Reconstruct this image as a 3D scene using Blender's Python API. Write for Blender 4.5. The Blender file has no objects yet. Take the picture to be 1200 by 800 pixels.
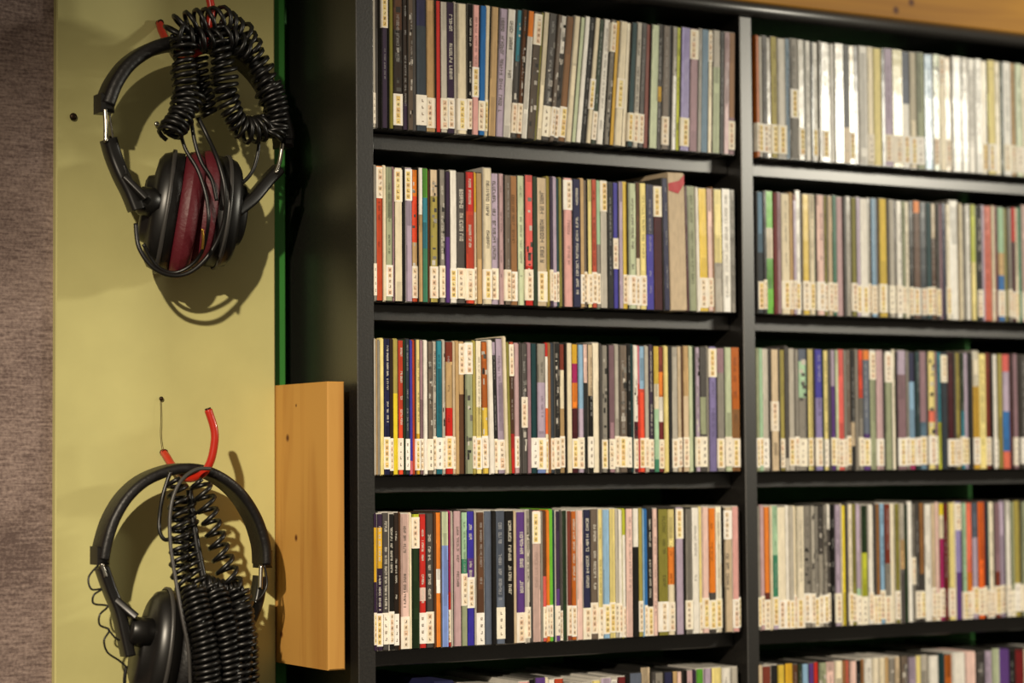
import bpy, math, random
from mathutils import Vector, Matrix

# ------------------------------------------------------------------ camera, light, exposure
CZ = 1.45                       # lens height above the floor
DIST = 1.8734                   # lens to the front plane of the bookcase (y = 0)
YAW, PITCH, ROLL, FPX = map(float, (math.radians(30.553), math.radians(3.067), math.radians(-0.447), 2707.7))
F_ = Vector((math.sin(YAW)*math.cos(PITCH), math.cos(YAW)*math.cos(PITCH), math.sin(PITCH)))
r0 = F_.cross(Vector((0, 0, 1))).normalized(); u0 = r0.cross(F_)
R_ = math.cos(ROLL)*r0 + math.sin(ROLL)*u0
U_ = -math.sin(ROLL)*r0 + math.cos(ROLL)*u0
sc = bpy.context.scene
COL = sc.collection
cam_d = bpy.data.cameras.new('camera'); cam = bpy.data.objects.new('camera', cam_d); COL.objects.link(cam)
M = Matrix((R_, U_, -F_)).transposed().to_4x4(); M.translation = Vector((0, -DIST, CZ)); cam.matrix_world = M
cam_d.sensor_fit = 'HORIZONTAL'; cam_d.lens = 50.0; cam_d.sensor_width = 50.0*1200/FPX
cam_d.clip_start = .05; cam_d.clip_end = 50
cam_d.dof.use_dof = True; cam_d.dof.focus_distance = 2.10; cam_d.dof.aperture_fstop = 2.0
sc.camera = cam

world = bpy.data.worlds.new('world'); sc.world = world; world.use_nodes = True
world.node_tree.nodes['Background'].inputs[0].default_value = (1.0, .84, .62, 1)
world.node_tree.nodes['Background'].inputs[1].default_value = .15

def aim(o, p): o.rotation_euler = (Vector(p) - o.location).to_track_quat('-Z', 'Y').to_euler()
ld = bpy.data.lights.new('ceiling_spot', 'SPOT'); key = bpy.data.objects.new('ceiling_spot', ld); COL.objects.link(key)
key.location = (-.40, -1.55, CZ + .92); aim(key, (1.22, 0, CZ - .38))
ld.energy = 270; ld.color = (1.0, .86, .66); ld.spot_size = math.radians(42); ld.spot_blend = 1.0; ld.shadow_soft_size = .022
ld = bpy.data.lights.new('desk_lamp_light', 'AREA'); lamp = bpy.data.objects.new('desk_lamp_light', ld); COL.objects.link(lamp)
lamp.location = (2.33, -.96, CZ + .525); aim(lamp, (1.35, 0, CZ + .2))
ld.shape = 'ELLIPSE'; ld.size = .26; ld.size_y = .12; ld.energy = 11; ld.color = (1.0, .93, .76)

vs = sc.view_settings
vs.view_transform = 'Standard'; vs.look = 'None'; vs.exposure = 0.0; vs.gamma = 1.0; vs.use_curve_mapping = False

# ------------------------------------------------------------------ helpers
def at(px, py, y):
    """the point of the plane at depth y that a pixel of the photograph shows"""
    d = F_ + R_*((px-600)/FPX) - U_*((py-400)/FPX)
    t = (y + DIST)/d.y
    return Vector((0, -DIST, CZ)) + d*t

def lin(h):
    h = h.lstrip('#'); v = [int(h[i:i+2], 16)/255 for i in (0, 2, 4)]
    return tuple(c/12.92 if c <= .04045 else ((c+.055)/1.055)**2.4 for c in v)

def tag(o, label=None, cat=None, group=None, kind=None):
    for k, v in (('label', label), ('category', cat), ('group', group), ('kind', kind)):
        if v: o[k] = v
    return o

def empty(name, loc=(0, 0, 0), rot=(0, 0, 0)):
    o = bpy.data.objects.new(name, None); COL.objects.link(o); o.location = loc; o.rotation_euler = rot
    o.empty_display_size = .02
    return o

class MB:
    def __init__(s): s.v = []; s.f = []; s.c = []; s.m = []; s.sm = []
    def add(s, vs, fs, col=(.8, .8, .8, .5), mi=0, smooth=False):
        b = len(s.v); s.v += [tuple(p) for p in vs]
        for f in fs: s.f.append(tuple(b+i for i in f)); s.c.append(col); s.m.append(mi); s.sm.append(smooth)
    def box(s, x0, x1, y0, y1, z0, z1, col=(.8, .8, .8, .5), mi=0):
        s.add([(x0,y0,z0),(x1,y0,z0),(x1,y1,z0),(x0,y1,z0),(x0,y0,z1),(x1,y0,z1),(x1,y1,z1),(x0,y1,z1)],
              [(0,1,5,4),(1,2,6,5),(2,3,7,6),(3,0,4,7),(4,5,6,7),(3,2,1,0)], col, mi)
    def cbox(s, x0, x1, y0, y1, z0, z1, c, col=(.8,.8,.8,.5), mi=0):
        """box whose front (y0) face is chamfered by c all round"""
        s.add([(x0+c,y0,z0+c),(x1-c,y0,z0+c),(x1-c,y0,z1-c),(x0+c,y0,z1-c),
               (x0,y0+c,z0),(x1,y0+c,z0),(x1,y0+c,z1),(x0,y0+c,z1),
               (x0,y1,z0),(x1,y1,z0),(x1,y1,z1),(x0,y1,z1)],
              [(0,1,2,3),(0,4,5,1),(1,5,6,2),(2,6,7,3),(3,7,4,0),(4,8,9,5),(5,9,10,6),(6,10,11,7),(7,11,8,4),(8,11,10,9)], col, mi)
    def quad(s, x0, x1, z0, z1, y, col, mi=0):
        s.add([(x0,y,z0),(x1,y,z0),(x1,y,z1),(x0,y,z1)], [(0,1,2,3)], col, mi)
    def tube(s, pts, r, n=8, col=(.8,.8,.8,.5), rs=None, cap=True):
        pts = [Vector(p) for p in pts]; N = len(pts); vs = []; up = None
        for i, p in enumerate(pts):
            t = (pts[min(i+1, N-1)] - pts[max(i-1, 0)]).normalized()
            if up is None:
                up = t.orthogonal().normalized()
            up = (up - t*up.dot(t)); up = up.normalized() if up.length > 1e-6 else t.orthogonal().normalized()
            w = t.cross(up); rr = rs[i] if rs else r
            for k in range(n):
                a = 2*math.pi*k/n; vs.append(p + (up*math.cos(a) + w*math.sin(a))*rr)
        fs = [(i*n+k, i*n+(k+1) % n, (i+1)*n+(k+1) % n, (i+1)*n+k) for i in range(N-1) for k in range(n)]
        if cap: fs += [tuple(range(n-1, -1, -1)), tuple((N-1)*n+k for k in range(n))]
        s.add(vs, fs, col, 0, True)
    def sweep(s, frames, prof, closed_prof=True, col=(.8,.8,.8,.5)):
        """frames: (point, axis_a, axis_b); prof: (a, b) list"""
        n = len(prof); vs = []
        for p, a, b in frames:
            for q in prof: vs.append(p + a*q[0] + b*q[1])
        N = len(frames)
        fs = [(i*n+k, i*n+(k+1) % n, (i+1)*n+(k+1) % n, (i+1)*n+k) for i in range(N-1) for k in range(n)]
        fs += [tuple(range(n-1, -1, -1)), tuple((N-1)*n+k for k in range(n))]
        s.add(vs, fs, col, 0, True)
    def lathe(s, prof, M4, n=40, sy=1.0, col=(.8,.8,.8,.5)):
        """prof: (radius, height along local z); M4 places it; sy squeezes local y"""
        vs = []; m = len(prof)
        for k in range(n):
            a = 2*math.pi*k/n
            for r, h in prof: vs.append(M4 @ Vector((r*math.cos(a), r*math.sin(a)*sy, h)))
        fs = [(k*m+j, ((k+1) % n)*m+j, ((k+1) % n)*m+j+1, k*m+j+1) for k in range(n) for j in range(m-1)]
        s.add(vs, fs, col, 0, True)
    def build(s, name, mat, parent=None, loc=None, fix=False):
        me = bpy.data.meshes.new(name); me.from_pydata(s.v, [], s.f)
        mats = mat if isinstance(mat, (list, tuple)) else [mat]
        for m in mats: me.materials.append(m)
        me.polygons.foreach_set('use_smooth', s.sm)
        if len(mats) > 1: me.polygons.foreach_set('material_index', s.m)
        ca = me.color_attributes.new('col', 'FLOAT_COLOR', 'CORNER')
        buf = []
        for f, c in zip(s.f, s.c): buf += list(c)*len(f)
        ca.data.foreach_set('color', buf)
        me.update()
        if fix:
            import bmesh
            b = bmesh.new(); b.from_mesh(me); bmesh.ops.recalc_face_normals(b, faces=b.faces); b.to_mesh(me); b.free()
        o = bpy.data.objects.new(name, me); COL.objects.link(o)
        if parent: o.parent = parent
        if loc is not None: o.location = loc
        return o

def mat(name):
    m = bpy.data.materials.new(name); m.use_nodes = True
    n = m.node_tree.nodes; l = m.node_tree.links
    return m, n, l, n['Principled BSDF']

def simple(name, hexc, rough=.5, metal=0, coat=0, bump=None, spec=.5):
    m, n, l, b = mat(name)
    b.inputs['Base Color'].default_value = (*lin(hexc), 1); b.inputs['Roughness'].default_value = rough
    b.inputs['Metallic'].default_value = metal; b.inputs['Coat Weight'].default_value = coat
    b.inputs['Specular IOR Level'].default_value = spec
    if bump:
        sc_, st = bump
        tc = n.new('ShaderNodeTexCoord'); ns = n.new('ShaderNodeTexNoise'); ns.inputs['Scale'].default_value = sc_
        ns.inputs['Detail'].default_value = 4
        bp = n.new('ShaderNodeBump'); bp.inputs['Strength'].default_value = st; bp.inputs['Distance'].default_value = .001
        l.new(tc.outputs['Object'], ns.inputs['Vector']); l.new(ns.outputs['Fac'], bp.inputs['Height']); l.new(bp.outputs['Normal'], b.inputs['Normal'])
    return m

def ramp(n, stops):
    r = n.new('ShaderNodeValToRGB'); e = r.color_ramp.elements
    e[0].position, e[0].color = stops[0][0], (*stops[0][1], 1); e[1].position, e[1].color = stops[-1][0], (*stops[-1][1], 1)
    for p, c in stops[1:-1]:
        x = e.new(p); x.color = (*c, 1)
    return r

# printed card and clear plastic of the disc cases: colour and roughness come from the mesh
def case_material():
    m, n, l, b = mat('printed_case')
    a = n.new('ShaderNodeAttribute'); a.attribute_name = 'col'
    tc = n.new('ShaderNodeTexCoord'); mp = n.new('ShaderNodeMapping'); mp.inputs['Scale'].default_value = (260, 60, 90)
    ns = n.new('ShaderNodeTexNoise'); ns.inputs['Scale'].default_value = 1; ns.inputs['Detail'].default_value = 3
    mr = n.new('ShaderNodeMapRange'); mr.inputs['From Min'].default_value = .3; mr.inputs['From Max'].default_value = .7
    mr.inputs['To Min'].default_value = .86; mr.inputs['To Max'].default_value = 1.08
    mx = n.new('ShaderNodeVectorMath'); mx.operation = 'SCALE'
    l.new(tc.outputs['Object'], mp.inputs['Vector']); l.new(mp.outputs['Vector'], ns.inputs['Vector']); l.new(ns.outputs['Fac'], mr.inputs['Value'])
    l.new(a.outputs['Color'], mx.inputs[0]); l.new(mr.outputs['Result'], mx.inputs['Scale']); l.new(mx.outputs['Vector'], b.inputs['Base Color'])
    l.new(a.outputs['Alpha'], b.inputs['Roughness'])
    gt = n.new('ShaderNodeMath'); gt.operation = 'LESS_THAN'; gt.inputs[1].default_value = .32; l.new(a.outputs['Alpha'], gt.inputs[0])
    cw_ = n.new('ShaderNodeMath'); cw_.operation = 'MULTIPLY'; cw_.inputs[1].default_value = .16; l.new(gt.outputs['Value'], cw_.inputs[0])
    l.new(cw_.outputs['Value'], b.inputs['Coat Weight']); b.inputs['Coat Roughness'].default_value = .15; b.inputs['Specular IOR Level'].default_value = .35
    ns2 = n.new('ShaderNodeTexNoise'); ns2.inputs['Scale'].default_value = 45
    bp = n.new('ShaderNodeBump'); bp.inputs['Strength'].default_value = .25; bp.inputs['Distance'].default_value = .002
    l.new(tc.outputs['Object'], ns2.inputs['Vector']); l.new(ns2.outputs['Fac'], bp.inputs['Height'])
    l.new(bp.outputs['Normal'], b.inputs['Normal']); l.new(bp.outputs['Normal'], b.inputs['Coat Normal'])
    return m
CASE = case_material()

def laminate():
    m, n, l, b = mat('black_laminate')
    tc = n.new('ShaderNodeTexCoord'); ns = n.new('ShaderNodeTexNoise'); ns.inputs['Scale'].default_value = 420; ns.inputs['Detail'].default_value = 5
    r = ramp(n, [(.35, lin('#0c0a09')), (.7, lin('#1d1a17'))])
    bp = n.new('ShaderNodeBump'); bp.inputs['Strength'].default_value = .35; bp.inputs['Distance'].default_value = .0006
    l.new(tc.outputs['Object'], ns.inputs['Vector']); l.new(ns.outputs['Fac'], r.inputs['Fac']); l.new(r.outputs['Color'], b.inputs['Base Color'])
    l.new(ns.outputs['Fac'], bp.inputs['Height']); l.new(bp.outputs['Normal'], b.inputs['Normal'])
    b.inputs['Roughness'].default_value = .46; b.inputs['Specular IOR Level'].default_value = .6; b.inputs['Coat Weight'].default_value = 1; b.inputs['Coat Roughness'].default_value = .33
    return m
LAM = laminate()

def wood(name, light, dark, axis, knots, gscale=1.0):
    m, n, l, b = mat(name)
    tc = n.new('ShaderNodeTexCoord'); mp = n.new('ShaderNodeMapping')
    s = [34*gscale]*3; s[axis] = 2.2; mp.inputs['Scale'].default_value = s
    ns = n.new('ShaderNodeTexNoise'); ns.inputs['Scale'].default_value = 1; ns.inputs['Detail'].default_value = 6; ns.inputs['Distortion'].default_value = .6
    r = ramp(n, [(.3, lin(dark)), (.5, lin(light)), (.75, lin(light))])
    l.new(tc.outputs['Object'], mp.inputs['Vector']); l.new(mp.outputs['Vector'], ns.inputs['Vector']); l.new(ns.outputs['Fac'], r.inputs['Fac'])
    cur = r.outputs['Color']
    for (kx, ky, kz, kr) in knots:
        d = n.new('ShaderNodeVectorMath'); d.operation = 'DISTANCE'; d.inputs[1].default_value = (kx, ky, kz)
        l.new(tc.outputs['Object'], d.inputs[0])
        mr = n.new('ShaderNodeMapRange'); mr.inputs['From Min'].default_value = kr*.35; mr.inputs['From Max'].default_value = kr
        mr.inputs['To Min'].default_value = 1; mr.inputs['To Max'].default_value = 0
        l.new(d.outputs['Value'], mr.inputs['Value'])
        mx = n.new('ShaderNodeMix'); mx.data_type = 'RGBA'; mx.inputs['B'].default_value = (*lin('#5a2f10'), 1)
        l.new(mr.outputs['Result'], mx.inputs['Factor']); l.new(cur, mx.inputs['A']); cur = mx.outputs['Result']
    l.new(cur, b.inputs['Base Color'])
    b.inputs['Roughness'].default_value = .6; b.inputs['Specular IOR Level'].default_value = .3
    bp = n.new('ShaderNodeBump'); bp.inputs['Strength'].default_value = .15; bp.inputs['Distance'].default_value = .001
    l.new(ns.outputs['Fac'], bp.inputs['Height']); l.new(bp.outputs['Normal'], b.inputs['Normal'])
    return m

def fabric():
    m, n, l, b = mat('woven_wall_fabric')
    tc = n.new('ShaderNodeTexCoord')
    ns = n.new('ShaderNodeTexNoise'); ns.inputs['Scale'].default_value = 330; ns.inputs['Detail'].default_value = 3
    mp = n.new('ShaderNodeMapping'); mp.inputs['Scale'].default_value = (60, 60, 400)
    n2 = n.new('ShaderNodeTexNoise'); n2.inputs['Scale'].default_value = 1; n2.inputs['Detail'].default_value = 2
    n3 = n.new('ShaderNodeTexNoise'); n3.inputs['Scale'].default_value = 9; n3.inputs['Detail'].default_value = 3
    ad = n.new('ShaderNodeMath'); ad.operation = 'ADD'; a2 = n.new('ShaderNodeMath'); a2.operation = 'ADD'
    r = ramp(n, [(.40, lin('#6c5c58')), (.62, lin('#ab978f'))])
    dv = n.new('ShaderNodeMath'); dv.operation = 'MULTIPLY'; dv.inputs[1].default_value = .333
    l.new(tc.outputs['Object'], ns.inputs['Vector']); l.new(tc.outputs['Object'], mp.inputs['Vector']); l.new(mp.outputs['Vector'], n2.inputs['Vector']); l.new(tc.outputs['Object'], n3.inputs['Vector'])
    l.new(ns.outputs['Fac'], ad.inputs[0]); l.new(n2.outputs['Fac'], ad.inputs[1]); l.new(ad.outputs['Value'], a2.inputs[0]); l.new(n3.outputs['Fac'], a2.inputs[1])
    l.new(a2.outputs['Value'], dv.inputs[0]); l.new(dv.outputs['Value'], r.inputs['Fac']); l.new(r.outputs['Color'], b.inputs['Base Color'])
    b.inputs['Roughness'].default_value = .95; b.inputs['Specular IOR Level'].default_value = .1
    bp = n.new('ShaderNodeBump'); bp.inputs['Strength'].default_value = .6; bp.inputs['Distance'].default_value = .001
    l.new(a2.outputs['Value'], bp.inputs['Height']); l.new(bp.outputs['Normal'], b.inputs['Normal'])
    return m

def paint(name, hexc, rough=.5, var=.06):
    m, n, l, b = mat(name)
    tc = n.new('ShaderNodeTexCoord'); ns = n.new('ShaderNodeTexNoise'); ns.inputs['Scale'].default_value = 14; ns.inputs['Detail'].default_value = 5
    c = lin(hexc); r = ramp(n, [(.3, tuple(x*(1-var) for x in c)), (.7, tuple(min(1, x*(1+var)) for x in c))])
    n2 = n.new('ShaderNodeTexNoise'); n2.inputs['Scale'].default_value = 160; n2.inputs['Detail'].default_value = 4
    bp = n.new('ShaderNodeBump'); bp.inputs['Strength'].default_value = .12; bp.inputs['Distance'].default_value = .001
    l.new(tc.outputs['Object'], ns.inputs['Vector']); l.new(tc.outputs['Object'], n2.inputs['Vector'])
    l.new(ns.outputs['Fac'], r.inputs['Fac']); l.new(r.outputs['Color'], b.inputs['Base Color'])
    l.new(n2.outputs['Fac'], bp.inputs['Height']); l.new(bp.outputs['Normal'], b.inputs['Normal'])
    b.inputs['Roughness'].default_value = rough
    return m

YELLOW = paint('yellow_green_paint', '#c9c384', .42)
GREEN = paint('green_wall_paint', '#2f7a2c', .6)
FABRIC = fabric()
RUBBER = simple('black_rubber', '#0d0c0b', .38, spec=.5)
LEATHER = simple('black_leatherette', '#121010', .45, bump=(300, .4))
PLASTIC = simple('black_plastic', '#141312', .35)
CHROME = simple('steel', '#b8b4aa', .25, metal=1)
MAROON = simple('maroon_vinyl', '#58141f', .5, bump=(260, .5))
REDV = simple('red_vinyl', '#b02412', .32, coat=.3)
STEEL = simple('dark_screw_steel', '#3a2c20', .4, metal=.8)
BRASS = simple('brass', '#b58a3c', .3, metal=1)
GREYW = simple('grey_cable', '#3a3836', .4)

# ------------------------------------------------------------------ setting
YW = .165
m = MB(); m.box(.6, 3.6, YW, YW+.10, 0, 2.6); tag(m.build('wall_back', GREEN), kind='structure')
m = MB(); m.box(-1.6, .6975, .118, YW+.10, 0, 2.6); tag(m.build('wall_left', FABRIC), kind='structure')
m = MB(); m.box(-1.6, 3.6, -3.2, YW+.10, -.06, 0); tag(m.build('floor', simple('dark_carpet', '#3b352f', .95, bump=(300, .6))), kind='structure')

YB = .110                       # front face of the painted board
m = MB(); m.cbox(.6972, .9122, YB, YW, .55, 2.25, .0012)
o = m.build('painted_board', YELLOW); tag(o, 'yellow-green painted board on the wall that both headphones hang from', 'board')

m = MB(); m.cbox(.9126, .9305, YB+.016, YB+.040, .55, 2.25, .001)  # added piece of the green wall, set forward out of the board's shadow
o = m.build('added_wall_strip', GREEN); tag(o, 'narrow added strip of green wall, set forward between painted board and bookcase', 'added strip')
m = MB()
# the pine plank screwed to the side of the painted board
zt = at(405, 447, 0).z; zb = at(405, 784.5, 0).z
k1 = at(337, 513, .09); k2 = at(347, 630, .075); k3 = at(330, 743, .098)
def on_x(px, py, x):
    d = F_ + R_*((px-600)/FPX) - U_*((py-400)/FPX); t = x/d.x
    return Vector((0, -DIST, CZ)) + d*t
kn = [(*on_x(px, py, .9128), r) for px, py, r in ((337, 513, .0045), (347, 630, .004), (330, 743, .004), (347, 475, .002))]
PINE = wood('pine_plank', '#bd8d46', '#a67233', 2, kn)
m = MB(); m.cbox(.9128, .9298, 0.0, .1255, zb, zt, .0012)
o = m.build('pine_plank', PINE); tag(o, 'short unpainted pine plank fixed upright between painted board and bookcase', 'plank')

# ------------------------------------------------------------------ bookcase
XL0, XL1, XP0, XP1, XR1 = .943, .9606, 1.3756, 1.3903, 1.8053
Z4 = CZ - .1671; SP = .1587
rowz = {k: Z4 + (4-k)*SP for k in range(-1+1, 10)}    # shelf top heights, 1 = top shelf, 5 = lowest in view
case = empty('bookcase', (XL0, 0, 0)); tag(case, 'tall black laminate bookcase with open bays full of discs', 'bookcase')
ztop = CZ + .4515
def part(mb, name, mat_): 
    o = mb.build(name, mat_, case); o.location = (-XL0, 0, 0); return o
m = MB(); m.cbox(XL0, XL1, 0, .15, 0, ztop-.0004, .0008); part(m, 'side_panel', LAM)
m = MB(); m.cbox(XP0, XP1, 0, .15, .05, ztop-.0004, .0008); part(m, 'upright', LAM)
m = MB(); m.cbox(XR1, XR1+.0176, 0, .15, 0, ztop-.0004, .0008); part(m, 'side_panel', LAM)
for k in range(1, 9):
    for a, b in ((XL1, XP0), (XP1, XR1)):
        m = MB(); m.cbox(a+.0002, b-.0002, .024, .15, rowz[k]-.0160, rowz[k]-.0004, .0008); part(m, 'shelf', LAM)
m = MB(); m.box(XL1, XR1, .03, .045, 0, .05); part(m, 'plinth', LAM)
# top panel with rounded front edge
th = .0165; cy = -.002
prof = [(cy + .006 - .0085*math.cos(a), ztop + th/2 + th/2*math.sin(a)) for a in [math.radians(t) for t in range(-90, 91, 15)]]
prof = [(.15, ztop)] + prof + [(.15, ztop+th)]
m = MB(); n_ = len(prof)
x0, x1 = XL0-.002, XR1+.02
m.add([(x0, y, z) for y, z in prof] + [(x1, y, z) for y, z in prof],
      [(i, n_+i, n_+(i+1) % n_, (i+1) % n_) for i in range(n_)] + [tuple(range(n_)), tuple(range(2*n_-1, n_-1, -1))])
o = part(m, 'top_panel', LAM)
for i, p in enumerate(o.data.polygons): p.use_smooth = 0 < i < n_-2
kb = [(*[c for c in at(px, py, .004)], .0055) for px, py in ((1050, 12), (1068, 3))]
PINE2 = wood('pine_board', '#b98326', '#9c681a', 0, kb, .8)
m = MB(); m.cbox(XL0+.01, XR1+.6, .004, .023, ztop+th+.0005, ztop+th+.24, .001)
o = m.build('pine_board', PINE2); tag(o, 'long pine board standing on top of the black bookcase', 'board')

# ------------------------------------------------------------------ colours of the spines
P = {
 'white': '#eeeae2', 'bwhite': '#f4f1ea', 'cream': '#e8dcc0', 'pcream': '#f0e6cf', 'ycream': '#e8d88e', 'beige': '#cbb79a', 'tan': '#c0a072',
 'lgrey': '#b9b3a8', 'grey': '#8a857d', 'dgrey': '#4b4745', 'black': '#171514', 'lilac': '#b4a4bb', 'lav': '#8a80b5', 'purple': '#5b3a82',
 'dpurple': '#35253f', 'mauve': '#94747f', 'pmauve': '#c3a3a8', 'navy': '#25264a', 'indigo': '#3b34a0', 'blue': '#2f6fb4', 'peri': '#7c95d6', 'lblue': '#8fb6d8',
 'sblue': '#5f7f98', 'slate': '#5d6678', 'dslate': '#333c46', 'teal': '#2e7f92', 'dteal': '#1c3f44', 'mint': '#a5c9a8', 'pgreen': '#c4cfae', 'sage': '#9aa183',
 'green': '#5aa034', 'bgreen': '#6dbb3a', 'dgreen': '#23361f', 'gteal': '#3f8467', 'olive': '#85803a', 'golive': '#a79a4e', 'ygreen': '#bcc23c', 'yellow': '#e3cd2e', 'gold': '#d4a72e', 'gyellow': '#dfc04a',
 'orange': '#e4812a', 'dorange': '#b8621f', 'borange': '#e86a2a', 'rust': '#bb4a2c', 'red': '#c4281f', 'ored': '#dd4a2c', 'pred': '#d8605a', 'dred': '#6b1a1c', 'maroon': '#4a1c24', 'coral': '#e07058',
 'pink': '#e0a8a4', 'ppink': '#ecc9c0', 'dpink': '#c8687a', 'magenta': '#a32360', 'brown': '#5d3d28', 'dbrown': '#2e221b', 'lbrown': '#94683e', 'rbrown': '#7a3526', 'gbrown': '#6d6055',
}
WORDS = {'bwhite': 'bright white', 'pcream': 'pale cream', 'ycream': 'creamy yellow', 'lgrey': 'light grey', 'dgrey': 'dark grey', 'lav': 'lavender', 'dpurple': 'dark purple', 'pmauve': 'pale mauve',
 'peri': 'periwinkle blue', 'lblue': 'light blue', 'sblue': 'steel blue', 'dslate': 'dark slate', 'dteal': 'dark teal', 'pgreen': 'pale green', 'bgreen': 'bright green', 'dgreen': 'dark green', 'gteal': 'sea green',
 'golive': 'light olive', 'ygreen': 'yellow-green', 'gyellow': 'golden yellow', 'dorange': 'burnt orange', 'borange': 'bright orange', 'ored': 'orange-red', 'pred': 'pale red', 'dred': 'dark red',
 'ppink': 'pale pink', 'dpink': 'dusky pink', 'dbrown': 'dark brown', 'lbrown': 'light brown', 'rbrown': 'red-brown', 'gbrown': 'grey-brown'}
def word(c): return WORDS.get(c, c)

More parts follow.
